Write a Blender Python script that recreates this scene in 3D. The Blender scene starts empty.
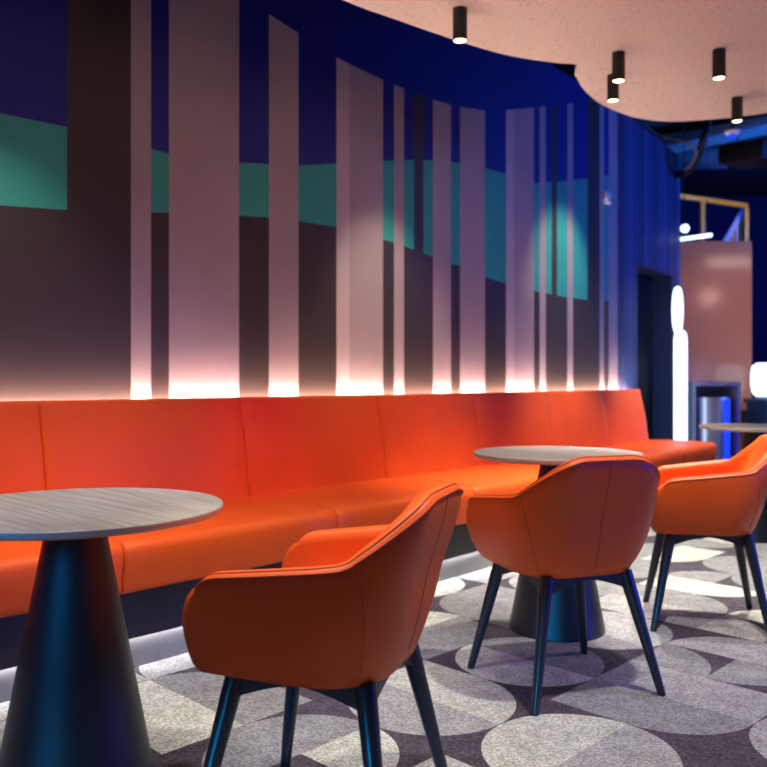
import bpy, bmesh, math, random
import numpy as np
from mathutils import Vector, Matrix
random.seed(7)
C = bpy.context.scene.collection
F, CX, Y0, H = 835.0, 383.5, 380.0, 1.045        # camera: focal length in pixels, centre column, horizon row, eye height

# ------------------------------------------------------------------ materials
def lin(c):
    return tuple(((v/255)/12.92 if v/255 <= .04045 else ((v/255+.055)/1.055)**2.4) for v in c) + (1,)

def new_mat(name):
    m = bpy.data.materials.new(name); m.use_nodes = True
    nt = m.node_tree; b = nt.nodes['Principled BSDF']
    return m, nt, b

def mat(name, rgb, rough=.5, metal=0, var=.08, scale=8, bump=0, bscale=200, spec=.5, coat=0, stretch=None):
    """plain procedural surface: colour with slight noise variation, optional bump"""
    m, nt, b = new_mat(name)
    tc = nt.nodes.new('ShaderNodeTexCoord')
    mp = nt.nodes.new('ShaderNodeMapping')
    if stretch: mp.inputs['Scale'].default_value = stretch
    nt.links.new(tc.outputs['Object'], mp.inputs['Vector'])
    nz = nt.nodes.new('ShaderNodeTexNoise'); nz.inputs['Scale'].default_value = scale
    nz.inputs['Detail'].default_value = 4
    nt.links.new(mp.outputs['Vector'], nz.inputs['Vector'])
    cr = nt.nodes.new('ShaderNodeValToRGB')
    c = lin(rgb)
    cr.color_ramp.elements[0].position = .3; cr.color_ramp.elements[1].position = .7
    cr.color_ramp.elements[0].color = tuple(v*(1-var) for v in c[:3]) + (1,)
    cr.color_ramp.elements[1].color = tuple(min(1, v*(1+var)) for v in c[:3]) + (1,)
    nt.links.new(nz.outputs['Fac'], cr.inputs['Fac'])
    nt.links.new(cr.outputs['Color'], b.inputs['Base Color'])
    b.inputs['Roughness'].default_value = rough
    b.inputs['Metallic'].default_value = metal
    b.inputs['Specular IOR Level'].default_value = spec
    b.inputs['Coat Weight'].default_value = coat
    if bump:
        n2 = nt.nodes.new('ShaderNodeTexNoise'); n2.inputs['Scale'].default_value = bscale
        n2.inputs['Detail'].default_value = 3
        nt.links.new(mp.outputs['Vector'], n2.inputs['Vector'])
        bp = nt.nodes.new('ShaderNodeBump'); bp.inputs['Strength'].default_value = bump
        bp.inputs['Distance'].default_value = .002
        nt.links.new(n2.outputs['Fac'], bp.inputs['Height'])
        nt.links.new(bp.outputs['Normal'], b.inputs['Normal'])
    return m

def emit(name, rgb, strength):
    m, nt, b = new_mat(name)
    b.inputs['Base Color'].default_value = lin(rgb)
    b.inputs['Emission Color'].default_value = lin(rgb)
    b.inputs['Emission Strength'].default_value = strength
    return m

def math_node(nt, op, a, b=None, c=None):
    n = nt.nodes.new('ShaderNodeMath'); n.operation = op
    for i, v in enumerate((a, b, c)):
        if v is None: continue
        if isinstance(v, (int, float)): n.inputs[i].default_value = v
        else: nt.links.new(v, n.inputs[i])
    return n.outputs[0]

def mixc(nt, fac, a, b):
    n = nt.nodes.new('ShaderNodeMix'); n.data_type = 'RGBA'
    ins = [s for s in n.inputs if s.type == 'RGBA']
    if isinstance(fac, (int, float)): n.inputs[0].default_value = fac
    else: nt.links.new(fac, n.inputs[0])
    for s, v in zip(ins, (a, b)):
        if isinstance(v, tuple): s.default_value = v
        else: nt.links.new(v, s)
    return [o for o in n.outputs if o.type == 'RGBA'][0]

SEED = 35
def carpet_mat():
    m, nt, b = new_mat('carpet_discs')
    tc = nt.nodes.new('ShaderNodeTexCoord')
    mp = nt.nodes.new('ShaderNodeMapping')
    a = math.radians(-45.5)
    mp.vector_type = 'POINT'
    P = .55
    mp.inputs['Rotation'].default_value = (0, 0, a)
    mp.inputs['Scale'].default_value = (1/P, 1/P, 1)
    # location chosen so one disc is centred on the floor point (.549, 2.341)
    ca, sa = math.cos(a), math.sin(a)
    px, py = .549/P, 2.341/P
    rx, ry = px*ca - py*sa, px*sa + py*ca
    mp.inputs['Location'].default_value = (math.ceil(rx) - rx + .5, math.ceil(ry) - ry + .5, 0)
    nt.links.new(tc.outputs['Object'], mp.inputs['Vector'])
    sx = nt.nodes.new('ShaderNodeSeparateXYZ'); nt.links.new(mp.outputs['Vector'], sx.inputs[0])
    X, Y = sx.outputs[0], sx.outputs[1]
    cx_, cy_ = math_node(nt, 'FLOOR', X), math_node(nt, 'FLOOR', Y)
    u = math_node(nt, 'SUBTRACT', math_node(nt, 'SUBTRACT', X, cx_), .5)
    v = math_node(nt, 'SUBTRACT', math_node(nt, 'SUBTRACT', Y, cy_), .5)
    r = math_node(nt, 'SQRT', math_node(nt, 'ADD', math_node(nt, 'MULTIPLY', u, u), math_node(nt, 'MULTIPLY', v, v)))
    inside = math_node(nt, 'LESS_THAN', r, .497)
    hu = math_node(nt, 'GREATER_THAN', u, 0); hv = math_node(nt, 'GREATER_THAN', v, 0)
    def rnd(k, quad):
        """random value per disc, or per quarter of a disc"""
        cb = nt.nodes.new('ShaderNodeCombineXYZ')
        if quad:
            nt.links.new(math_node(nt, 'MULTIPLY_ADD', cx_, 2, hu), cb.inputs[0]); nt.links.new(math_node(nt, 'MULTIPLY_ADD', cy_, 2, hv), cb.inputs[1])
        else:
            nt.links.new(cx_, cb.inputs[0]); nt.links.new(cy_, cb.inputs[1])
        nt.links.new(math_node(nt, 'ADD', k, SEED), cb.inputs[2])
        w = nt.nodes.new('ShaderNodeTexWhiteNoise'); nt.links.new(cb.outputs[0], w.inputs['Vector'])
        return w.outputs['Value']
    # some quarters turn their arc round, a few are filled right into the corner
    uu = math_node(nt, 'SUBTRACT', .5, math_node(nt, 'ABSOLUTE', u)); vv = math_node(nt, 'SUBTRACT', .5, math_node(nt, 'ABSOLUTE', v))
    r2 = math_node(nt, 'SQRT', math_node(nt, 'ADD', math_node(nt, 'MULTIPLY', uu, uu), math_node(nt, 'MULTIPLY', vv, vv)))
    ins2 = math_node(nt, 'LESS_THAN', r2, .497)
    q1 = rnd(9.5, True)
    flip = math_node(nt, 'GREATER_THAN', q1, .96); fill = math_node(nt, 'LESS_THAN', q1, .22)
    inside = math_node(nt, 'ADD', math_node(nt, 'MULTIPLY', inside, math_node(nt, 'SUBTRACT', 1, flip)), math_node(nt, 'MULTIPLY', ins2, flip))
    inside = math_node(nt, 'MAXIMUM', inside, fill)
    ax = math_node(nt, 'GREATER_THAN', rnd(3.5, False), .5)
    half = math_node(nt, 'ADD', math_node(nt, 'MULTIPLY', hu, ax), math_node(nt, 'MULTIPLY', hv, math_node(nt, 'SUBTRACT', 1, ax)))
    tone = rnd(half, False)
    cr = nt.nodes.new('ShaderNodeValToRGB'); cr.color_ramp.interpolation = 'CONSTANT'
    e = cr.color_ramp.elements
    e[0].position = 0; e[0].color = lin((166, 168, 172))
    e[1].position = .30; e[1].color = lin((190, 192, 194))
    k = e.new(.58); k.color = lin((224, 229, 219))
    k = e.new(.84); k.color = lin((176, 177, 182))
    nt.links.new(tone, cr.inputs['Fac'])
    nzb = nt.nodes.new('ShaderNodeTexNoise'); nzb.inputs['Scale'].default_value = 60; nzb.inputs['Detail'].default_value = 6
    nt.links.new(tc.outputs['Object'], nzb.inputs['Vector'])
    dark = mixc(nt, nzb.outputs['Fac'], lin((66, 60, 72)), lin((118, 112, 124)))
    col = mixc(nt, inside, dark, cr.outputs['Color'])
    # mottling and weave
    nz = nt.nodes.new('ShaderNodeTexNoise'); nz.inputs['Scale'].default_value = 14; nz.inputs['Detail'].default_value = 5
    nt.links.new(tc.outputs['Object'], nz.inputs['Vector'])
    mot = nt.nodes.new('ShaderNodeMapRange'); mot.inputs[1].default_value = .3; mot.inputs[2].default_value = .7
    mot.inputs[3].default_value = .80; mot.inputs[4].default_value = 1.12
    nt.links.new(nz.outputs['Fac'], mot.inputs[0])
    mp2 = nt.nodes.new('ShaderNodeMapping'); mp2.inputs['Rotation'].default_value = (0, 0, a)
    mp2.inputs['Scale'].default_value = (1, 1.5, 1)
    nt.links.new(tc.outputs['Object'], mp2.inputs['Vector'])
    vo = nt.nodes.new('ShaderNodeTexVoronoi'); vo.inputs['Scale'].default_value = 95
    vo.inputs['Randomness'].default_value = .55
    nt.links.new(mp2.outputs['Vector'], vo.inputs['Vector'])
    wv = nt.nodes.new('ShaderNodeMapRange'); wv.inputs[1].default_value = .0; wv.inputs[2].default_value = .7
    wv.inputs[3].default_value = 1.25; wv.inputs[4].default_value = .45
    nt.links.new(vo.outputs['Distance'], wv.inputs[0])
    ml = math_node(nt, 'MULTIPLY', mot.outputs[0], wv.outputs[0])
    vm = nt.nodes.new('ShaderNodeVectorMath'); vm.operation = 'SCALE'
    nt.links.new(col, vm.inputs[0]); nt.links.new(ml, vm.inputs['Scale'])
    nt.links.new(vm.outputs[0], b.inputs['Base Color'])
    b.inputs['Roughness'].default_value = .95; b.inputs['Specular IOR Level'].default_value = .1
    bp = nt.nodes.new('ShaderNodeBump'); bp.inputs['Strength'].default_value = .6; bp.inputs['Distance'].default_value = .004
    bp.invert = True
    nt.links.new(vo.outputs['Distance'], bp.inputs['Height']); nt.links.new(bp.outputs['Normal'], b.inputs['Normal'])
    return m

def wood_mat(name, ca, cb, rough=.5, rot=0.0, sc=(2.2, 26, 8)):
    m, nt, b = new_mat(name)
    tc = nt.nodes.new('ShaderNodeTexCoord'); mp = nt.nodes.new('ShaderNodeMapping')
    mp.inputs['Rotation'].default_value = (0, 0, rot); mp.inputs['Scale'].default_value = sc
    nt.links.new(tc.outputs['Object'], mp.inputs['Vector'])
    nz = nt.nodes.new('ShaderNodeTexNoise'); nz.inputs['Scale'].default_value = 3.2; nz.inputs['Detail'].default_value = 8
    nz.inputs['Roughness'].default_value = .65; nz.inputs['Distortion'].default_value = .6
    nt.links.new(mp.outputs['Vector'], nz.inputs['Vector'])
    cr = nt.nodes.new('ShaderNodeValToRGB')
    cr.color_ramp.elements[0].position = .36; cr.color_ramp.elements[0].color = lin(ca)
    cr.color_ramp.elements[1].position = .64; cr.color_ramp.elements[1].color = lin(cb)
    nt.links.new(nz.outputs['Fac'], cr.inputs['Fac'])
    nt.links.new(cr.outputs['Color'], b.inputs['Base Color'])
    b.inputs['Roughness'].default_value = rough
    bp = nt.nodes.new('ShaderNodeBump'); bp.inputs['Strength'].default_value = .15; bp.inputs['Distance'].default_value = .001
    nt.links.new(nz.outputs['Fac'], bp.inputs['Height']); nt.links.new(bp.outputs['Normal'], b.inputs['Normal'])
    return m

def raft_mat():
    m, nt, b = new_mat('acoustic_plaster')
    tc = nt.nodes.new('ShaderNodeTexCoord')
    vo = nt.nodes.new('ShaderNodeTexNoise'); vo.inputs['Scale'].default_value = 60; vo.inputs['Detail'].default_value = 3
    nt.links.new(tc.outputs['Object'], vo.inputs['Vector'])
    cr = nt.nodes.new('ShaderNodeValToRGB')
    cr.color_ramp.elements[0].position = .33; cr.color_ramp.elements[0].color = lin((168, 150, 146))
    cr.color_ramp.elements[1].position = .39; cr.color_ramp.elements[1].color = lin((214, 198, 194))
    nt.links.new(vo.outputs['Fac'], cr.inputs['Fac'])
    nt.links.new(cr.outputs['Color'], b.inputs['Base Color'])
    b.inputs['Roughness'].default_value = .9
    bp = nt.nodes.new('ShaderNodeBump'); bp.inputs['Strength'].default_value = .3; bp.inputs['Distance'].default_value = .004
    nt.links.new(vo.outputs['Fac'], bp.inputs['Height']); nt.links.new(bp.outputs['Normal'], b.inputs['Normal'])
    return m

M = {}
M['leather'] = mat('orange_leather', (232, 93, 20), .46, 0, .05, 5, .22, 420, spec=.36)
M['leather_bench'] = mat('orange_bench_leather', (238, 92, 28), .48, 0, .06, 3, .2, 380, spec=.3)
M['seam'] = mat('leather_piping', (200, 78, 24), .5, 0, .05, 20)
M['black'] = mat('black_satin_lacquer', (26, 30, 36), .34, 0, .1, 20)
M['cone'] = mat('black_powder_coat', (14, 18, 24), .36, 0, .1, 30, .25, 900)
M['housing'] = mat('matt_black_housing', (20, 18, 20), .5, 0, .1, 20)
M['grey_oak'] = wood_mat('grey_oak_laminate', (138, 131, 125), (184, 177, 169), .5, 0, (1.1, 24, 8))
M['edge'] = mat('pale_edge_band', (190, 174, 162), .5, 0, .05, 20)
M['dark_wood'] = wood_mat('dark_stained_veneer', (14, 13, 14), (34, 32, 33), .5, -.82, (1.2, 1.2, 60))
M['skirt'] = mat('grey_skirting_tile', (112, 110, 110), .35, 0, .05, 6)
M['carpet'] = carpet_mat()
M['raft'] = raft_mat()
PS = dict(rough=.52, var=.05, scale=2.5, bump=.35, bscale=9)
M['m_blue'] = mat('mural_blue', (10, 22, 138), **PS)
M['m_teal'] = mat('mural_teal', (52, 166, 156), **PS)
M['m_brown'] = mat('mural_dark_brown', (58, 50, 47), **PS)
M['m_mauve'] = mat('mural_mauve', (168, 157, 164), **PS)
M['m_light'] = mat('mural_pale_mauve', (194, 182, 190), **PS)
M['plaster'] = mat('wall_plaster', (70, 64, 80), .8)
M['slat_a'] = mat('slat_grey_blue', (56, 70, 120), .6, 0, .12, 6, .2, 40, stretch=(8, 8, .6))
M['slat_b'] = mat('slat_pale', (62, 80, 134), .6, 0, .12, 6, .2, 40, stretch=(8, 8, .6))
M['slat_c'] = mat('slat_dark', (52, 62, 106), .6, 0, .12, 6, .2, 40, stretch=(8, 8, .6))
M['door_dark'] = mat('dark_tiled_door', (16, 18, 26), .4, 0, .2, 10)
M['navy'] = mat('navy_wall', (20, 34, 92), .7, 0, .15, 1.2)
M['slab'] = mat('dark_ceiling_slab', (16, 18, 28), .9, 0, .2, 2)
M['copper'] = mat('copper_pink_laminate', (182, 122, 100), .13, 0, .05, 1.5)
M['duct'] = mat('galvanised_duct', (104, 122, 150), .45, .5, .15, 5)
M['cable'] = mat('pale_cable', (120, 130, 140), .6)
M['yellow'] = mat('yellow_painted_steel', (214, 146, 40), .45, 0, .06, 10)
M['white'] = mat('white_plastic', (226, 226, 232), .4, 0, .03, 10)
M['grey'] = mat('grey_painted_steel', (150, 152, 172), .4, 0, .05, 10)
M['steel'] = mat('brushed_stainless', (205, 208, 218), .30, .75, .04, 10, stretch=(30, 30, 1))
M['counter'] = mat('teal_counter_laminate', (56, 124, 172), .4, 0, .06, 6)
M['lens'] = emit('warm_lens', (255, 222, 170), 9)
M['led_warm'] = emit('warm_led', (255, 232, 208), 96)
M['led_cool'] = emit('cool_led', (250, 246, 252), 44)
M['glow_white'] = emit('white_diffuser', (205, 232, 255), 2.6)
M['blue_led'] = emit('blue_led', (10, 40, 255), 3)

# ------------------------------------------------------------------ object helpers
def link(o, parent=None):
    C.objects.link(o)
    if parent: o.parent = parent
    return o

def tag(o, label=None, cat=None, group=None, kind=None):
    if label: o['label'] = label
    if cat: o['category'] = cat
    if group: o['group'] = group
    if kind: o['kind'] = kind
    return o

def empty(name, loc=(0, 0, 0), rz=0, label=None, cat=None, group=None):
    o = bpy.data.objects.new(name, None); o.empty_display_size = .1
    o.location = loc; o.rotation_euler = (0, 0, rz); link(o)
    return tag(o, label, cat, group)

def obj(name, bm, mats, parent=None, smooth=True, angle=25, recalc=True):
    if recalc: bmesh.ops.recalc_face_normals(bm, faces=bm.faces)
    me = bpy.data.meshes.new(name); bm.to_mesh(me); bm.free()
    for m in (mats if isinstance(mats, (list, tuple)) else [mats]): me.materials.append(m)
    if smooth:
        me.polygons.foreach_set('use_smooth', [True]*len(me.polygons))
        me.set_sharp_from_angle(angle=math.radians(angle))
    return link(bpy.data.objects.new(name, me), parent)

def struct(name, bm, mats, **k):
    return tag(obj(name, bm, mats, **k), kind='structure')

def add_box(bm, lo, hi, mtx=None, bevel=0, mi=0):
    vs = [bm.verts.new((x, y, z)) for x in (lo[0], hi[0]) for y in (lo[1], hi[1]) for z in (lo[2], hi[2])]
    fs = []
    for q in ((0, 1, 3, 2), (4, 6, 7, 5), (0, 4, 5, 1), (2, 3, 7, 6), (0, 2, 6, 4), (1, 5, 7, 3)):
        f = bm.faces.new([vs[i] for i in q]); f.material_index = mi; fs.append(f)
    if mtx is not None: bmesh.ops.transform(bm, matrix=mtx, verts=vs)
    if bevel:
        es = list({e for f in fs for e in f.edges})
        bmesh.ops.bevel(bm, geom=es, offset=bevel, segments=3, profile=.5, affect='EDGES')
    return bm

def add_beam(bm, a, b, w, h, bevel=0):
    """rectangular bar from a to b, width w across, height h"""
    a, b = Vector(a), Vector(b); d = b-a
    q = d.to_track_quat('X', 'Z').to_matrix().to_4x4()
    return add_box(bm, (0, -w/2, -h/2), (d.length, w/2, h/2), Matrix.Translation(a) @ q, bevel)

def add_lathe(bm, prof, n=64, mi=0, center=(0, 0)):
    rings = []
    for r, z in prof:
        if r < 1e-5: rings.append([bm.verts.new((center[0], center[1], z))])
        else: rings.append([bm.verts.new((center[0]+r*math.cos(2*math.pi*i/n), center[1]+r*math.sin(2*math.pi*i/n), z)) for i in range(n)])
    for A, B in zip(rings, rings[1:]):
        for i in range(n):
            j = (i+1) % n
            if len(A) == 1 and len(B) == 1: continue
            if len(A) == 1: f = bm.faces.new((A[0], B[i], B[j]))
            elif len(B) == 1: f = bm.faces.new((A[i], A[j], B[0]))
            else: f = bm.faces.new((A[i], A[j], B[j], B[i]))
            f.material_index = mi
    return bm

def add_tube(bm, pts, radii, n=16, cap=True):
    pts = [Vector(p) for p in pts]
    if isinstance(radii, (int, float)): radii = [radii]*len(pts)
    t0 = (pts[1]-pts[0]).normalized()
    up = Vector((0, 0, 1)) if abs(t0.z) < .9 else Vector((1, 0, 0))
    nrm = (up - t0*up.dot(t0)).normalized()
    rings = []
    for i, p in enumerate(pts):
        t = (pts[min(i+1, len(pts)-1)]-pts[max(i-1, 0)]).normalized()
        nrm = (nrm - t*nrm.dot(t)).normalized(); bi = t.cross(nrm)
        rings.append([bm.verts.new(p + (nrm*math.cos(2*math.pi*k/n)+bi*math.sin(2*math.pi*k/n))*radii[i]) for k in range(n)])
    for A, B in zip(rings, rings[1:]):
        for k in range(n): bm.faces.new((A[k], A[(k+1) % n], B[(k+1) % n], B[k]))
    if cap: bm.faces.new(rings[0]); bm.faces.new(rings[-1])
    return bm

def smooth_line(pts, n=8):
    """Catmull-Rom through points"""
    P = [Vector(p) for p in pts]; P = [2*P[0]-P[1]] + P + [2*P[-1]-P[-2]]
    out = []
    for i in range(1, len(P)-2):
        for k in range(n):
            t = k/n
            out.append(.5*((2*P[i]) + (P[i+1]-P[i-1])*t + (2*P[i-1]-5*P[i]+4*P[i+1]-P[i+2])*t*t + (3*P[i]-P[i-1]-3*P[i+1]+P[i+2])*t**3))
    out.append(P[-2]); return out

def copy_tree(o, parent=None):
    c = o.copy(); C.objects.link(c)
    if parent: c.parent = parent
    for ch in list(o.children): copy_tree(ch, c)
    return c

def at(x, y, d):
    """world point that sits at depth d along the sight line measured at (x, y) in the photograph"""
    return Vector(((x-CX)/F*d, d, H-(y-Y0)/F*d))

# ------------------------------------------------------------------ the curve the wall and the bench follow
def fl(x, y, z):
    d = F*(H-z)/(y-Y0); return np.array([(x-CX)/F*d, d])
meas = [fl(x, y, .48) for x, y in ((249, 494.7), (317, 485.5), (385.6, 478), (487, 463), (553, 455.5), (609.7, 446), (647.7, 439))]
# the skirting line, moved back by its distance from the backrest foot
EV = np.array([.69, .724]); EV /= np.linalg.norm(EV); NV = np.array([EV[1], -EV[0]])
for x, y in ((186, 654), (0, 703), (440, 580.5), (489, 568)):
    meas.append(fl(x, y, 0) - NV*.535)
O = np.array([0.0, 4.78])
tt = np.array([(p-O) @ EV for p in meas]); qq = np.array([(p-O) @ NV for p in meas])
POLY = np.polyfit(tt, qq, 2); DPOLY = np.polyder(POLY)
def path(t, off=0.0):
    q, dq = np.polyval(POLY, t), np.polyval(DPOLY, t)
    if t < -2.6:                                   # straight on beyond the left of the picture
        dq = np.polyval(DPOLY, -2.6); q = np.polyval(POLY, -2.6) + dq*(t+2.6)
    T = EV + NV*dq; T /= np.linalg.norm(T); N = np.array([T[1], -T[0]])
    p = O + EV*t + NV*q + N*off
    return Vector((p[0], p[1], 0)), Vector((N[0], N[1], 0)), Vector((T[0], T[1], 0))
def t_at(x, off=0.0):
    lo, hi = -4.2, 7.5
    for _ in range(50):
        m = (lo+hi)/2; p = path(m, off)[0]
        if p.y > .3 and CX+F*p.x/p.y > x: hi = m
        else: lo = m
    return (lo+hi)/2
WO = -.205                                          # mural plane behind the backrest foot

def sweep(bm, t0, t1, sec, step=.06, mi=0, cap=True, inset=None, closed=True):
    """sweep a closed (off, z) section along the curve; inset = list of (dt, shrink) for rounded ends"""
    n = max(1, int(math.ceil((t1-t0)/step)))
    ts = [(t0+(t1-t0)*i/n, 0) for i in range(n+1)]
    if inset:
        r = inset
        ts = [(t0, r), (t0+r*.3, r*.3), (t0+r, 0)] + [(t, 0) for t, _ in ts if t0+r*1.5 < t < t1-r*1.5] + [(t1-r, 0), (t1-r*.3, r*.3), (t1, r)]
    co = np.array(sec); cen = co.mean(0)
    rings = []
    for t, sh in ts:
        ring = []
        for o_, z_ in sec:
            v = np.array([o_, z_])-cen
            if sh:
                v = v*np.maximum(0, 1-sh/np.maximum(.02, np.abs(v)))if False else np.sign(v)*np.maximum(np.abs(v)-sh, 0)
            p, _, _ = path(t, cen[0]+v[0]); ring.append(bm.verts.new((p.x, p.y, cen[1]+v[1])))
        rings.append(ring)
    m = len(sec)
    for A, B in zip(rings, rings[1:]):
        for k in range(m if closed else m-1):
            f = bm.faces.new((A[k], A[(k+1) % m], B[(k+1) % m], B[k])); f.material_index = mi
    if cap and closed:
        for R in (rings[0], rings[-1]):
            f = bm.faces.new(R); f.material_index = mi
    return bm

def rect(o0, o1, z0, z1): return [(o0, z0), (o1, z0), (o1, z1), (o0, z1)]

# ------------------------------------------------------------------ the setting
bm = bmesh.new()
add_box(bm, (-7, -3, -.1), (9, 15, 0))
struct('floor', bm, M['carpet'], smooth=False)

# mural: one wall, its painted fields are faces of the wall with their own paint
TOP = 3.6
bands = []   # x0, x1, kind, data
L = lambda *a: bands.append(a)
L(-330, -250, 'brown'); L(-250, -170, 'mauve', (-900, -900)); L(-170, -110, 'hill', (60, 80), (180, 190)); L(-110, -60, 'mauve', (-900, -900))
L(-60, 67, 'hill', (101, 127), (201, 210)); L(67, 131, 'brown'); L(131, 151, 'mauve', (-900, -900))
L(151, 169, 'hill', (148.5, 154), (212.5, 213)); L(169, 239, 'mauve', (-900, -900))
L(239, 269, 'hill', (162.5, 164), (215.5, 217.5)); L(269, 298.5, 'mauve', (14, 33))
L(298.5, 336.5, 'hill', (165.5, 163.5), (221, 227)); L(336.5, 349.5, 'light', (57.5, 64)); L(349.5, 383, 'mauve', (64, 80))
L(383, 394, 'hill', (161, 160.5), (239.5, 242.5)); L(394, 404, 'mauve', (85, 88.5))
L(404, 414, 'hill', (160, 160), (246, 250)); L(414, 423.5, 'brownbar', (93, 96)); L(423.5, 433, 'hill', (160, 160.5), (253.5, 257))
L(433, 451, 'mauve', (99.5, 105)); L(451, 460, 'hill', (162, 163.5), (263.5, 266)); L(460, 485, 'mauve', (107, 110.5))
L(485, 506, 'hill', (168, 174), (277, 283.5)); L(506, 514, 'light', (110, 109.5)); L(514, 534, 'mauve', (109.5, 107.5))
L(534, 539.7, 'hill', (183, 183), (291, 292.5)); L(539.7, 545.7, 'mauve', (107, 106)); L(545.7, 551.6, 'hill', (182.5, 182), (293, 294.5))
L(551.6, 557, 'brownbar', (105.5, 105)); L(557, 567.5, 'hill', (181.5, 181), (295.5, 297.5)); L(567.5, 573, 'mauve', (103.5, 103))
L(573, 587.5, 'hill', (180, 178.5), (298, 300)); L(587.5, 599.7, 'brown'); L(599.7, 604, 'mauve', (-900, -900))
L(604, 608.7, 'hill', (176, 175), (300, 301)); L(608.7, 617.5, 'mauve', (-900, -900))
MI = {'blue': 0, 'teal': 1, 'brown': 2, 'mauve': 3, 'light': 4, 'plaster': 5}
bm = bmesh.new()
def zpix(x, y, p): return H-(y-Y0)/F*p.y
tcache = {}
for b in bands:
    x0, x1, kind = b[:3]
    n = max(1, int((t_at(x1, WO)-t_at(x0, WO))/.05)+1)
    prev = None
    for i in range(n+1):
        fr = i/n
        t = t_at(x0, WO)*(1-fr) + t_at(x1, WO)*fr
        p, _, _ = path(t, WO); x = CX+F*p.x/p.y if p.y > .4 else x0
        pe0, pe1 = path(t_at(x0, WO), WO)[0], path(t_at(x1, WO), WO)[0]
        lev = [0.0]; paints = []
        def lv(pair):
            a = zpix(x0, pair[0], pe0); c = zpix(x1, pair[1], pe1)
            return max(.05, min(TOP-.02, a*(1-fr)+c*fr))
        if kind == 'brown': paints = ['brown']
        elif kind == 'hill': lev += [lv(b[4]), lv(b[3])]; paints = ['brown', 'teal', 'blue']
        elif kind in ('mauve', 'light', 'brownbar'):
            paints = [kind if kind != 'brownbar' else 'brown']
            if b[3][0] > -500: lev.append(lv(b[3])); paints.append('blue')
        lev.append(TOP)
        col = [bm.verts.new((p.x, p.y, z)) for z in lev]
        if prev:
            for k in range(len(paints)):
                f = bm.faces.new((prev[k], col[k], col[k+1], prev[k+1])); f.material_index = MI[paints[k]]
        prev = col
bmesh.ops.remove_doubles(bm, verts=bm.verts, dist=.0004)
tL, tM, tE = t_at(-330, WO), t_at(617.5, WO), t_at(680, WO)
sweep(bm, tL, tM, rect(WO-.25, WO-.004, 0, TOP), .2, MI['plaster'])
struct('wall_left', bm, [M['m_blue'], M['m_teal'], M['m_brown'], M['m_mauve'], M['m_light'], M['plaster']], smooth=False, recalc=False)

# slatted end of the wall with its door opening
tD0, tD1 = t_at(637, WO), t_at(672, WO)
bm = bmesh.new()
sweep(bm, tM, tD0, rect(WO-.25, WO-.012, 0, TOP), .2, 0)
sweep(bm, tD0, tD1, rect(WO-.25, WO-.012, 2.2, TOP), .2, 0)
sweep(bm, tD1, tE, rect(WO-.25, WO-.012, 0, TOP), .2, 0)
xs = [617.5, 622, 628, 634, 637, 643, 648, 656, 663, 668, 672, 676, 680]
for i, (a, c) in enumerate(zip(xs, xs[1:])):
    z0 = 2.2 if 637 <= a < 672 else 0
    dep = (.0, .006, .002, .005)[i % 4]
    sweep(bm, t_at(a, WO)+.006, t_at(c, WO)-.006, rect(WO-.012, WO+dep, z0, TOP), .3, (2, 0, 1, 0, 2, 1)[i % 6])
struct('wall_slatted', bm, [M['slat_a'], M['slat_b'], M['slat_c']], smooth=False)
bm = bmesh.new()
sweep(bm, tD0, tD1, rect(WO-.25, WO-.21, 0, 2.2), .3)
for i in range(1, 8):
    sweep(bm, tD0, tD1, rect(WO-.21, WO-.205, i*.28, i*.28+.012), .3)
struct('door_1', bm, M['door_dark'], smooth=False)

bm = bmesh.new(); add_box(bm, (-7, -3, 4.3), (9, 15, 4.4)); struct('ceiling', bm, M['slab'], smooth=False)
bm = bmesh.new(); add_box(bm, (-7, 14.8, 0), (9, 15, 4.3)); struct('wall_back', bm, M['navy'], smooth=False)
bm = bmesh.new(); add_box(bm, (8.8, -3, 0), (9, 14.8, 4.3)); struct('wall_right', bm, M['navy'], smooth=False)

# pink volume that carries the mezzanine
pl, pr = at(679, 380, 10.0), at(752, 380, 10.0)
bm = bmesh.new(); add_box(bm, (pl.x-.35, 10.0, 0), (pr.x, 14.0, 2.71), bevel=.006)
struct('wall_pink', bm, M['copper'], smooth=False)

# ------------------------------------------------------------------ ceiling rafts
def raft(name, edge, z, thick, back, label, group=None):
    bm = bmesh.new()
    bot = [bm.verts.new((p[0], p[1], z)) for p in edge+back]
    top = [bm.verts.new((p[0], p[1], z+thick)) for p in edge+back]
    bm.faces.new(bot); bm.faces.new(top)
    n = len(bot)
    for i in range(n): bm.faces.new((bot[i], bot[(i+1) % n], top[(i+1) % n], top[i]))
    bmesh.ops.triangulate(bm, faces=[f for f in bm.faces if len(f.verts) > 4])
    return tag(obj(name, bm, M['raft'], smooth=False), label, 'ceiling panel', group)
def up(x, y, z):
    d = F*(z-H)/(Y0-y); return ((x-CX)/F*d, d)
ZA, ZB = 2.80, 2.86
eA = [(-5.2, -1.2), (-3.6, .75), (-2.3, 1.9), (-1.2, 2.9)] + [up(x, y, ZA) for x, y in ((340, -1), (380, 14), (430, 31.6), (461, 42), (496, 52.5), (527, 59), (560, 63.2), (575, 64.3), (640, 71), (700, 74), (767, 73), (860, 66))]
eA = [tuple(v)[:2] for v in smooth_line([(a, b_, 0) for a, b_ in eA], 5)]
raft('ceiling_raft', eA, ZA, .09, [(5.5, 3.4), (5.5, -1.2)], 'large pale speckled curved ceiling panel overhead, in front of the mural')
eB = [(1.05, 4.2)] + [up(x, y, ZB) for x, y in ((575.5, 70), (577, 78), (584, 90), (599, 103), (619, 112.5), (637, 118), (667, 121.5), (711, 119.5), (767, 113), (850, 97))]
eB = [tuple(v)[:2] for v in smooth_line([(a, b_, 0) for a, b_ in eB], 5)]
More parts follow.
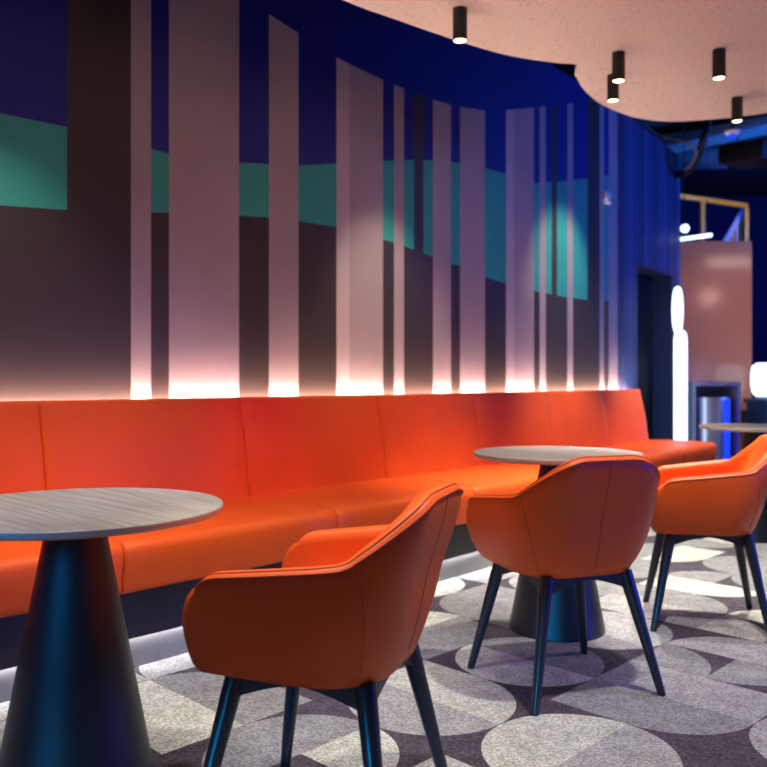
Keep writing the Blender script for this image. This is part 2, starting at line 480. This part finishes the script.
raft('ceiling_raft', eB, ZB, .06, [(4.6, 3.8), (3.4, 3.5)], 'smaller round ceiling panel with rounded far rim, beyond the large panel')

# ------------------------------------------------------------------ downlights
def downlight(top, label):
    t = empty('downlight', top, 0, label, 'ceiling light', 'black cylinder downlights')
    bm = bmesh.new()
    add_lathe(bm, [(0, 0), (.034, 0), (.034, -.15), (.031, -.152), (.031, -.138), (0, -.138)], 32)
    obj('housing', bm, M['housing'], t)
    bm = bmesh.new(); add_lathe(bm, [(.0305, -.139), (.0305, -.146), (.026, -.150), (0, -.153)], 32)
    obj('lens', bm, M['lens'], t)
    return t
DL = []
for (x, y, z), lab in (((460, 9, ZA), 'black cylinder downlight nearest the mural, above the striped wall'),
                       ((618.5, 53, ZA), 'black cylinder downlight in front, overlapping another one behind it'),
                       ((613, 75.5, ZB), 'black cylinder downlight half hidden behind a nearer one, on the round panel'),
                       ((719, 50, ZA), 'black cylinder downlight on the large panel, rightmost on it'),
                       ((737, 98, ZB), 'farthest black cylinder downlight, by the rim of the round panel')):
    p = up(x, y, z); downlight((p[0], p[1], z), lab); DL.append((p[0], p[1], z-.17))

# ------------------------------------------------------------------ banquette
bq = empty('banquette', tuple(path(1.0, .2)[0]), 0, 'long curved orange leather wall bench with tall backrest below the mural', 'bench')
inv = Matrix.Translation(-Vector(bq.location))
def bobj(name, bm, m, parent=None, **k):
    bmesh.ops.transform(bm, matrix=inv, verts=bm.verts)
    return obj(name, bm, m, parent or bq, **k)
tend = t_at(648, 0)
seams = [t_at(x, 0) for x in (47, 249, 386, 482, 553, 609)] + [tend]
seams = [seams[0]-2.0, seams[0]-1.0] + seams
def arc(cx_, cz, r, a0, a1, n):
    return [(cx_+r*math.cos(math.radians(a0+(a1-a0)*i/n)), cz+r*math.sin(math.radians(a0+(a1-a0)*i/n))) for i in range(n+1)]
back_sec = [(-.14, .44), (-.02, .44), (.012, .47)] + [(-.075*k/6+.012*math.sin(math.pi*k/6)+.004, .47+.455*k/6) for k in range(1, 6)] + arc(-.094, .937, .022, 10, 90, 4) + arc(-.122, .941, .018, 90, 180, 4)
seat_sec = [(-.13, .286), (.585, .286)] + arc(.592, .311, .022, -80, 0, 3) + [(.622, .36), (.628, .40)] + arc(.583, .432, .046, 5, 88, 7) + [(.50, .4825), (.35, .487), (.18, .486), (.03, .480), (-.13, .470)]
for a, c in zip(seams, seams[1:]):
    bm = bmesh.new(); sweep(bm, a+.001, c-.001, seat_sec, .08, inset=.010)
    bobj('seat_cushion', bm, M['leather_bench'], angle=50)
    bm = bmesh.new(); sweep(bm, a+.001, c-.001, back_sec, .08, inset=.008)
    bobj('backrest', bm, M['leather_bench'], angle=50)
bm = bmesh.new(); sweep(bm, seams[0], tend-.03, [(-.14, .128), (.566, .128), (.566, .115), (.572, .115), (.572, .29), (-.14, .29)], .12)
bobj('base_panel', bm, M['dark_wood'], smooth=False)
bm = bmesh.new(); sweep(bm, seams[0], tend-.03, rect(-.14, .546, 0, .118), .12)
for k in range(14):
    tj = seams[0]+.45*k+.38
    sweep(bm, tj, tj+.006, rect(.536, .5472, 0, .118), .1)
bobj('kickboard', bm, M['skirt'], smooth=False)
bm = bmesh.new(); sweep(bm, seams[0], tend-.04, rect(.554, .565, .121, .126), .12)
bobj('floor_led_strip', bm, M['led_cool'], smooth=False)
bm = bmesh.new(); sweep(bm, seams[0], tend-.02, rect(-.188, -.160, .912, .920), .12)
bobj('wall_led_strip', bm, M['led_warm'], smooth=False)

# ------------------------------------------------------------------ tables
def table(x, y, label, rz=0.0):
    t = empty('pedestal_table', (x, y, 0), rz, label, 'table', 'round pedestal tables')
    bm = bmesh.new()
    add_lathe(bm, [(0, .7405), (.3475, .7405), (.3500, .7385)], 96, 0)
    add_lathe(bm, [(.3500, .7385), (.3503, .734), (.3480, .727), (.340, .7215), (.300, .7150), (0, .7150)], 96, 1)
    bmesh.ops.remove_doubles(bm, verts=bm.verts, dist=.0001)
    obj('tabletop', bm, [M['grey_oak'], M['edge']], t, angle=30)
    bm = bmesh.new()
    add_lathe(bm, [(0, 0), (.196, 0), (.199, .003), (.1985, .008), (.067, .700), (.066, .714), (0, .714)], 96)
    obj('pedestal', bm, M['cone'], t, angle=30)
    return t
table(-.743, 2.015, 'round grey wood table in the left foreground on a black cone base', math.radians(-44))
table(.73, 3.518, 'round grey wood table on black cone base behind the chair seen from the back', math.radians(-44))
table(2.46, 5.54, 'farthest round table, cut off by the right edge of the view')

# ------------------------------------------------------------------ tub chairs
def lerp(a, b, t): return a+(b-a)*t
def ss(t): t = max(0, min(1, t)); return t*t*(3-2*t)
def chair_plan(u, a, front, back, r):
    """U-shaped plan: u -1..1 from one arm front round the back to the other; a half width, r corner radius"""
    s = abs(u); sg = -1 if u < 0 else 1
    segs = [a-r, math.pi/2*r, front-(-back)-r]            # half back, corner, arm
    tot = sum(segs); L_ = s*tot
    if L_ < segs[0]: x, y, nx, ny = L_, -back, 0, -1
    elif L_ < segs[0]+segs[1]:
        th = (L_-segs[0])/r
        x, y = a-r+r*math.sin(th), -back+r-r*math.cos(th); nx, ny = math.sin(th), -math.cos(th)
    else:
        x, y, nx, ny = a, -back+r+(L_-segs[0]-segs[1]), 1, 0
    return sg*x, y, sg*nx, ny
def rim_h(u):
    s = abs(u)
    # back top flat, sweeping down to the arm, arm falling gently to its front
    q = max(0, min(1, (.46-s)/.34))
    b_ = .678 + .124*(.1*q + .9*math.sin(q*math.pi/2)**1.25)
    return b_ - .050*max(0, (s-.42)/.58) - .020*max(0, (s-.88)/.12)**2.5
def shell_pt(u, t):
    """outer surface: t 0 foot .. 1 rim"""
    z0, z1 = .405, rim_h(u)
    w = 1-(1-t)**2.6                                       # quick flare at the foot, then steep
    a = lerp(.215, .285, w); bk = lerp(.185, .255, w*.8+t*.2) + .035*ss((t-.45)/.55)*(1-ss((abs(u)-.2)/.3)); fr = lerp(.214, .216, w)
    r = lerp(.15, .175, w)
    x, y, nx, ny = chair_plan(u, a, fr, bk, r)
    z = lerp(z0, z1, t)
    s = abs(u)
    if s > .86 : y -= .030*((s-.86)/.14)**2*(t**5)         # arm front leans back at its top
    # arms narrow slightly towards the front
    if s > .5: x *= 1-.06*((s-.5)/.5)**2
    return Vector((x, y, z)), Vector((nx, ny, 0))
def shell_section(u, thick=.050):
    pts = []
    for k in range(13):
        p, n = shell_pt(u, .0+k/12*.965); pts.append(p)
    top, n = shell_pt(u, 1.0)
    c = top - n*thick*.5
    p0 = pts[-1]
    for k in range(1, 6):                                   # rounded rim
        a = math.pi*k/6
        pts.append(Vector((c.x, c.y, 0)) + n*(thick*.5*math.cos(a)) + Vector((0, 0, p0.z + (top.z-p0.z+.004)*math.sin(a))))
    for k in range(11, -1, -1):
        p, n = shell_pt(u, k/12*.965)
        th = lerp(.066, thick, k/11)
        q = p-n*th; q.z = max(q.z, .405); pts.append(q)
    return pts
def make_chair(loc, facing, label):
    t = empty('tub_chair', (loc[0], loc[1], 0), math.atan2(facing[1], facing[0])-math.pi/2, label, 'chair', 'orange leather tub chairs')
    bm = bmesh.new(); NS = 72; rings = []
    def ring_of(pts): return [bm.verts.new(p) for p in pts]
    secs = [shell_section(-1+2*i/NS) for i in range(NS+1)]
    def capped(sec, sgn):
        cen = sum(sec, Vector())/len(sec)
        out = []
        for adv, sc in ((.010, .93), (.019, .78), (.024, .5), (.0255, .2)):
            ps = []
            for p in sec:
                d = p-cen
                # shrink across the thickness fully, along the height by a fixed margin
                hz = max(abs(d.z)-.055*(1-sc)/.8, 0)*(1 if d.z > 0 else -1)
                ps.append(cen + Vector((d.x*sc, d.y*sc + adv, hz)))
            out.append(ps)
        return out
    a = capped(secs[0], 1); b_ = capped(secs[-1], 1)
    allsec = a[::-1] + secs + b_
    rings = [ring_of(s) for s in allsec]
    m = len(rings[0])
    for A, B in zip(rings, rings[1:]):
        for k in range(m): bm.faces.new((A[k], A[(k+1) % m], B[(k+1) % m], B[k]))
    bm.faces.new(rings[0]); bm.faces.new(rings[-1])
    sh = obj('shell', bm, M['leather'], t, angle=75)
    # piping round the rim and upright seams
    bm = bmesh.new()
    pts = []
    for i in range(NS+1):
        p, n = shell_pt(-1+2*i/NS, .975); pts.append(p + n*.0005)
    add_tube(bm, pts, .0028, 6)
    pts = []
    for i in range(2, NS-1):
        u = -1+2*i/NS
        p, n = shell_pt(u, 1.0); pts.append(p - n*.012 + Vector((0, 0, .0022)))
    add_tube(bm, pts, .0022, 6)
    obj('rim_piping', bm, M['seam'], sh)
    for u in (-.40, .0, .40):
        bm = bmesh.new(); pts = []
        for k in range(2, 25):
            p, n = shell_pt(u*lerp(.84, 1.07, k/24), k/24*.97); pts.append(p - n*.0006)
        add_tube(bm, pts, .0020, 6)
        obj('seam', bm, M['seam'], sh)
    # seat cushion filling the tub
    bm = bmesh.new()
    outl = []
    for i in range(61):
        u = -.97+1.94*i/60
        x, y, nx, ny = chair_plan(u, .205, .215, .180, .13); outl.append((x, y))
    n_ = len(outl)
    front = [(lerp(outl[-1][0], outl[0][0], k/12), .215+.018*math.sin(math.pi*k/12)) for k in range(1, 12)]
    outl = outl+front
    prof = [(.90, .398), (.97, .402), (1.0, .42), (1.0, .445), (.975, .462), (.92, .470), (.6, .474), (.2, .470)]
    rr = []
    for sc, z in prof: rr.append([bm.verts.new((x*sc, .01+(y-.01)*sc, z)) for x, y in outl])
    for A, B in zip(rr, rr[1:]):
        for k in range(len(outl)): bm.faces.new((A[k], A[(k+1) % len(outl)], B[(k+1) % len(outl)], B[k]))
    bm.faces.new(rr[0]); bm.faces.new(rr[-1])
    obj('seat', bm, M['leather'], t, angle=60)
    # four splayed legs
    tops = [(.160, .150), (-.160, .150), (.150, -.150), (-.150, -.150)]
    for (tx, ty) in tops:
        fx, fy = math.copysign(.240, tx), math.copysign(.228, ty)
        bm = bmesh.new()
        a_, c_ = Vector((tx, ty, .402)), Vector((fx, fy, .0))
        add_tube(bm, [a_, lerp(a_, c_, .15), lerp(a_, c_, .6), lerp(a_, c_, .985), c_], [.023, .0225, .0175, .0135, .0125], 16)
        for v in bm.verts: v.co.z = max(0, v.co.z)
        obj('leg', bm, M['black'], t, angle=60)
    bm = bmesh.new()
    for (ax, ay), (bx, by) in ((tops[0], tops[1]), (tops[2], tops[3]), (tops[0], tops[2]), (tops[1], tops[3])):
        A_, B_ = Vector((ax*1.02, ay*1.02, 0)), Vector((bx*1.02, by*1.02, 0)); w_ = (B_-A_).normalized().cross(Vector((0, 0, 1)))*.011
        rg = []
        for k in range(13):                                # arched underside: deep at the legs, slim in the middle
            f = k/12; p = A_.lerp(B_, f); zl = .388-.042*abs(2*f-1)**1.5
            rg.append([bm.verts.new(p+w_+Vector((0, 0, zl))), bm.verts.new(p-w_+Vector((0, 0, zl))), bm.verts.new(p-w_+Vector((0, 0, .406))), bm.verts.new(p+w_+Vector((0, 0, .406)))])
        for P_, Q_ in zip(rg, rg[1:]):
            for k in range(4): bm.faces.new((P_[k], P_[(k+1) % 4], Q_[(k+1) % 4], Q_[k]))
        bm.faces.new(rg[0]); bm.faces.new(rg[-1])
    for (ax, ay), (bx, by) in ((tops[0], tops[3]), (tops[1], tops[2])):
        add_beam(bm, (ax, ay, .394), (bx, by, .394), .03, .020, .003)
    obj('apron', bm, M['black'], t)
    return t
make_chair((-.13, 1.95), (-.94, .33), 'orange leather tub chair in the foreground beside the nearest table')
make_chair((.62, 2.90), (-.34, .94), 'orange leather tub chair seen from the back, facing the middle table')
make_chair((1.40, 3.65), (-.97, .24), 'orange leather tub chair at the right edge, seen from its side')

# ------------------------------------------------------------------ far end of the hall
# standing lamp of two stacked glowing bodies
lp = at(680.5, 380, 8.6); lp.z = 0
fl_ = empty('floor_lamp', lp, 0, 'tall glowing white floor lamp beside the dark doorway', 'lamp')
bm = bmesh.new(); add_lathe(bm, [(0, 0), (.12, 0), (.12, .015), (.03, .03), (.03, .06), (0, .06)], 32); obj('base', bm, M['housing'], fl_)
bm = bmesh.new(); add_lathe(bm, [(0, .06), (.05, .062), (.066, .09), (.066, 1.46), (.058, 1.52), (.035, 1.555), (0, 1.56)], 32); obj('column', bm, M['glow_white'], fl_)
bm = bmesh.new(); add_lathe(bm, [(0, 1.52)]+[(.056*math.sin(math.pi*k/12)**.6, 1.52+.245-.245*math.cos(math.pi*k/12)) for k in range(1, 12)]+[(0, 2.01)], 32, 0, (-.03, 0)); obj('head', bm, M['glow_white'], fl_)

# litter bin in its grey surround
bx = at(709, 380, 9.0); bx.z = 0
lb = empty('litter_bin', bx, 0, 'stainless steel litter bin inside a grey frame, in front of the pink wall', 'bin')
bm = bmesh.new()
add_box(bm, (-.25, -.22, .98), (.25, .22, 1.03), bevel=.006)
obj('frame_top', bm, M['grey'], lb)
for sx in (-1, 1):
    bm = bmesh.new(); add_box(bm, (sx*.235-.015, -.22, 0), (sx*.235+.015, .22, .98), bevel=.004); obj('side_panel', bm, M['grey'], lb)
bm = bmesh.new(); add_box(bm, (-.22, .19, 0), (.22, .22, .98)); obj('back_panel', bm, M['grey'], lb)
bm = bmesh.new(); add_lathe(bm, [(0, .01), (.197, .01), (.2, .02), (.2, .84), (.194, .86), (.170, .86), (.170, .80), (0, .80)], 48, 0, (0, -.06)); obj('drum', bm, M['steel'], lb)
bm = bmesh.new(); add_box(bm, (.075, -.262, .02), (.110, -.232, .84)); obj('blue_light_strip', bm, M['blue_led'], lb)

# counter and lantern at the right edge
cl = at(756, 380, 9.5)
ct = empty('counter', (cl.x+.75, 9.55, 0), 0, 'teal blue counter at the right edge, under the white lantern', 'counter')
bm = bmesh.new(); add_box(bm, (-.75, -.3, .78), (.75, .3, .83), bevel=.005); obj('worktop', bm, M['counter'], ct)
bm = bmesh.new(); add_box(bm, (-.72, -.26, 0), (.72, .28, .78)); obj('front_panel', bm, M['counter'], ct)
lc = at(767, 398, 9.5); lc.z = .83
tl = empty('table_lantern', lc, 0, 'glowing white rounded lantern standing on the blue counter', 'lamp')
bm = bmesh.new(); add_lathe(bm, [(0, 0), (.11, 0), (.12, .012), (.12, .03), (0, .03)], 32); obj('base', bm, M['white'], tl)
bm = bmesh.new(); add_lathe(bm, [(0, .03), (.12, .032), (.155, .07), (.170, .16), (.170, .30), (.155, .375), (.11, .405), (0, .41)], 40); obj('shade', bm, M['glow_white'], tl)

# hanging lights
def hang(name, label, cat): return empty(name, (0, 0, 0), 0, label, cat)
pa, pb = at(679.5, 239.5, 9.75), at(711, 235, 9.3)
tube = hang('tube_light', 'white glowing tube light hanging in front of the yellow railing', 'ceiling light'); tube.location = pa
bm = bmesh.new(); add_tube(bm, [Vector(), pb-pa], .021, 16); obj('tube', bm, M['glow_white'], tube)
for f in (.12, .88):
    bm = bmesh.new(); q = (pb-pa)*f; add_tube(bm, [q+Vector((0, 0, .02)), Vector((q.x, q.y, 4.3-pa.z))], .003, 6)
    obj('suspension_wire', bm, M['housing'], tube)
pg = at(684.8, 228.5, 9.9)
gl = hang('globe_pendant', 'small round glowing white globe above the tube light', 'ceiling light'); gl.location = pg
bm = bmesh.new(); bmesh.ops.create_uvsphere(bm, u_segments=24, v_segments=16, radius=.05); obj('globe', bm, M['glow_white'], gl)
bm = bmesh.new(); add_tube(bm, [(0, 0, .05), (0, 0, 4.3-pg.z)], .004, 6); obj('cord', bm, M['housing'], gl)

# mezzanine railing
ra, rb_ = at(664, 194, 12.0), at(746.5, 206, 12.7)
rl = empty('railing', (ra.x, ra.y, 2.71), 0, 'yellow painted steel railing on top of the pink wall', 'railing')
def rloc(p): return Vector(p)-Vector(rl.location)
bm = bmesh.new(); add_beam(bm, rloc(ra), rloc(rb_), .06, .07, .006); obj('handrail', bm, M['yellow'], rl)
for px in (665, 701, 746):
    f = (px-664)/(746.5-664); p = ra.lerp(rb_, f)
    bm = bmesh.new(); q = rloc(p); add_box(bm, (q.x-.03, q.y-.03, 0), (q.x+.03, q.y+.03, q.z-.03), bevel=.005); obj('post', bm, M['yellow'], rl)
q = rloc(rb_); q2 = rloc(at(722, 250, 12.75)); q2.z = max(q2.z, .03)
bm = bmesh.new(); add_beam(bm, q+Vector((0, .08, -.02)), q2+Vector((0, .08, 0)), .05, .08, .004); obj('stair_rail', bm, M['grey'], rl)
for k in range(1, 6):
    p = q.lerp(q2, k/6.5)
    bm = bmesh.new(); add_box(bm, (p.x-.012, p.y+.068, 0), (p.x+.012, p.y+.092, p.z)); obj('baluster', bm, M['yellow'] if k % 2 else M['grey'], rl)

# wall sensor
ts = t_at(605.5, WO); p, n, T = path(ts, WO)
ws = empty('wall_sensor', (p.x, p.y, H-(198-Y0)/F*p.y), math.atan2(T.y, T.x), 'small white sensor box fixed on the mural near its far end', 'sensor')
bm = bmesh.new(); add_box(bm, (-.055, -.035, -.058), (.055, 0, .058), bevel=.012); obj('case', bm, M['white'], ws)
bm = bmesh.new(); bmesh.ops.create_uvsphere(bm, u_segments=16, v_segments=10, radius=.018)
bmesh.ops.transform(bm, matrix=Matrix.Translation((0, -.034, -.025)), verts=bm.verts); obj('sensor_eye', bm, M['grey'], ws)

# services in the void above
def prism(name, a, b, w, h, m, label, cat, drop=True):
    a, b = Vector(a), Vector(b)
    o = empty(name, a, 0, label, cat)
    bm = bmesh.new(); add_beam(bm, (0, 0, 0), b-a, w, h, .01); obj('casing', bm, m, o)
    for f in (.15, .85):
        bm = bmesh.new(); q = (b-a)*f; add_tube(bm, [q+Vector((0, 0, h/2)), Vector((q.x, q.y, 4.3-a.z))], .006, 6)
        obj('hanger_rod', bm, M['housing'], o)
    return o
prism('air_duct', at(655, 148, 10.9), at(800, 118, 10.1), .42, .13, M['duct'], 'long metal duct nearest the pale ceiling panel, upper right', 'duct')
prism('air_duct', at(668, 159, 12.2), at(728, 158, 11.9), .5, .20, M['duct'], 'short metal duct below the long one, upper right', 'duct')
prism('air_conditioner', at(731, 158, 9.3), at(775, 152, 8.9), .5, .20, M['housing'], 'black ceiling air conditioning unit at the upper right edge', 'air conditioner')
o = empty('flexible_hose', at(712, 112, 8.9), 0, 'black flexible hose curving down below the ceiling', 'hose')
bm = bmesh.new(); add_tube(bm, [Vector(p)-Vector(o.location) for p in smooth_line([Vector((at(712, 112, 8.9).x, 8.9, 4.3)), at(708, 124, 8.9), at(703, 140, 8.9), at(697, 158, 9.0), at(688, 171, 9.2), at(674, 175, 9.5), at(655, 172, 9.8)], 8)], .04, 16); obj('hose_body', bm, M['housing'], o)
o = empty('ceiling_cable', at(655, 135, 9.1), 0, 'thin pale cable looping under the ceiling by the slatted wall', 'cable')
bm = bmesh.new(); add_tube(bm, [Vector(p)-Vector(o.location) for p in smooth_line([at(645, 126, 9.1), at(660, 136, 9.1), at(678, 140, 9.0), at(692, 145, 8.9), at(696, 154, 8.9), at(690, 166, 9.0), at(684, 170, 9.1)], 8)], .014, 8); obj('cable_body', bm, M['cable'], o)
sp = at(732.5, 134, 7.6)
sd = empty('smoke_detector', (sp.x, sp.y, sp.z), 0, 'round white ceiling detector with a blue light, below the services', 'detector')
bm = bmesh.new(); add_lathe(bm, [(0, .03), (.066, .03), (.07, .02), (.062, .0), (.045, -.008), (.03, -.009), (0, -.009)], 32); obj('case', bm, M['white'], sd)
bm = bmesh.new(); add_lathe(bm, [(.036, -.0085), (.03, -.016), (0, -.02)], 24); obj('blue_indicator', bm, M['blue_led'], sd)
bm = bmesh.new(); add_tube(bm, [(0, 0, .03), (0, 0, 4.3-sp.z)], .01, 8); obj('drop_rod', bm, M['housing'], sd)

# ------------------------------------------------------------------ light
def lamp(kind, name, loc, target, energy, rgb, **k):
    l = bpy.data.lights.new(name, kind); l.energy = energy; l.color = lin(rgb)[:3]
    for a_, v in k.items(): setattr(l, a_, v)
    o = link(bpy.data.objects.new(name, l)); o.location = loc
    o.rotation_euler = (Vector(target)-Vector(loc)).to_track_quat('-Z', 'Y').to_euler()
    return o
R = math.radians
WARM = (255, 231, 200); SOFT = (255, 246, 232)
# the downlights that are in view
for i, ((x, y, z), e) in enumerate(zip(DL, (16, 300, 12, 320, 12))):
    lamp('SPOT', 'view_light_'+'abcde'[i], (x, y, z), (x, y, 0), e, SOFT, spot_size=R(70), spot_blend=.7, shadow_soft_size=.03)
# further downlights of the same rows, outside the picture or hidden by the raft rim
for i, (x, y, e) in enumerate(((-.85, 2.0, 100), (.95, 2.25, 185), (1.9, 2.8, 45), (2.3, 4.6, 25))):
    lamp('SPOT', 'row_light_'+'abcd'[i], (x, y, 2.62), (x-.1, y+.1, 0), e, SOFT, spot_size=R(85), spot_blend=.8, shadow_soft_size=.04)
for i, (x, e) in enumerate(((-60, 40), (150, 85), (330, 28), (450, 36), (570, 190), (645, 260))):
    a_ = path(t_at(x, 0), (1.35, 1.7, 1.35, 1.35, 1.0, 1.0)[i])[0]; b_ = path(t_at(x, 0), .72 if i < 4 else .35)[0]
    lamp('SPOT', 'bench_light_'+'abcdef'[i], (a_.x, a_.y, 2.62), (b_.x, b_.y, .40), e, SOFT, spot_size=R(58), spot_blend=.8, shadow_soft_size=.04)
for i, (x, y, e) in enumerate(((-.10, 1.76, 95), (1.42, 3.50, 90))):  # narrow spots without fixtures, added to brighten two chair insides
    lamp('SPOT', 'chair_fill_'+'ab'[i], (x, y, 2.62), (x, y+.08, 0), e, SOFT, spot_size=R(32), spot_blend=.8, shadow_soft_size=.04)
# wall washers on the mural
for i, (x, o_, tz, e) in enumerate(((384, .80, 1.0, 62), (562, 1.0, 1.9, 60), (-15, .75, .7, 46))):
    q, n, T = path(t_at(x, WO), WO)
    s = q + n*o_; s.z = 2.64
    lamp('SPOT', 'wall_washer_'+'abc'[i], s, (q.x, q.y, tz), e, WARM, spot_size=R(62), spot_blend=.85, shadow_soft_size=.03)
# coloured stage lights: magenta on the backrest, blue from the far hall, plus added fills
q = path(t_at(265, 0), 0)[0]
lamp('SPOT', 'magenta_spot', (.45, 3.0, 2.45), (q.x, q.y, .80), 55, (255, 0, 215), spot_size=R(24), spot_blend=1, shadow_soft_size=.1)
lamp('AREA', 'blue_light_a', (8.5, 6.0, 3.2), (3.0, 8.5, 2.6), 50, (0, 100, 255), size=1.2, spread=R(70))
lamp('AREA', 'blue_light_b', (4.2, 2.0, .8), (.6, 2.9, .1), 7, (0, 50, 255), size=.8, spread=R(45))
lamp('AREA', 'blue_light_c', (5.6, 11.5, 3.0), (6.2, 14.8, 3.0), 42, (0, 96, 255), size=1.5)
lamp('AREA', 'violet_raft_fill', (6.5, 2.6, 1.0), (2.4, 4.6, 2.8), 8, (185, 175, 255), size=.8)  # unseen panel added to tint the right of the raft violet
lamp('AREA', 'teal_cone_light', (-1.4, .25, 1.1), (-.80, 1.95, .42), 2.3, (0, 122, 205), shape='RECTANGLE', size=.35, size_y=1.2, spread=R(24))  # unseen narrow panel, shaped and aimed for the blue streak on the table cone
lamp('AREA', 'teal_leg_fill', (-1.0, .35, .18), (-.12, 1.9, .12), 1.9, (0, 128, 195), shape='RECTANGLE', size=.9, size_y=.25, spread=R(14))  # unseen low panel added for the highlights on the chair legs
lamp('AREA', 'blue_light_e', (7.6, 8.6, 2.4), (4.0, 10.8, 4.1), 50, (40, 140, 255), size=.8, spread=R(42))
lamp('SPOT', 'railing_fill', (6.6, 10.4, 3.9), (4.7, 12.4, 3.2), 120, WARM, spot_size=R(50), spot_blend=.5, shadow_soft_size=.05)  # unseen warm spot added to bring up the yellow railing
lamp('POINT', 'hall_lamp', (6.24, 4.0, 2.63), (6.24, 4, 0), 14, (255, 205, 180), shadow_soft_size=.04)
lamp('SPOT', 'wall_pink_fill', (6.5, 7.4, 3.1), (3.95, 10.0, 1.35), 330, (255, 222, 206), spot_size=R(46), spot_blend=.8, shadow_soft_size=.1)  # unseen spot added to lift the pink wall evenly
lamp('AREA', 'hall_tube', (5.4, 7.0, 2.88), (5.0, 10.0, 2.0), 2.5, (255, 221, 203), shape='RECTANGLE', size=.7, size_y=.06)

w = bpy.data.worlds.new('hall_ambience'); bpy.context.scene.world = w; w.use_nodes = True
w.node_tree.nodes['Background'].inputs[0].default_value = (.30, .36, 1, 1)
w.node_tree.nodes['Background'].inputs[1].default_value = .18

# ------------------------------------------------------------------ camera
cam = bpy.data.cameras.new('camera'); co = link(bpy.data.objects.new('camera', cam))
co.location = (0, 0, H); co.rotation_euler = (math.pi/2, 0, 0)
cam.sensor_width = 36; cam.lens = F/767*36
cam.shift_y = (Y0-383.5)/767
cam.dof.use_dof = True; cam.dof.focus_distance = 2.3; cam.dof.aperture_fstop = 3.2
cam.clip_start = .05
sc = bpy.context.scene
sc.camera = co
sc.view_settings.view_transform = 'Standard'; sc.view_settings.look = 'None'
sc.view_settings.gamma = 1; sc.view_settings.use_curve_mapping = False
sc.view_settings.exposure = 0
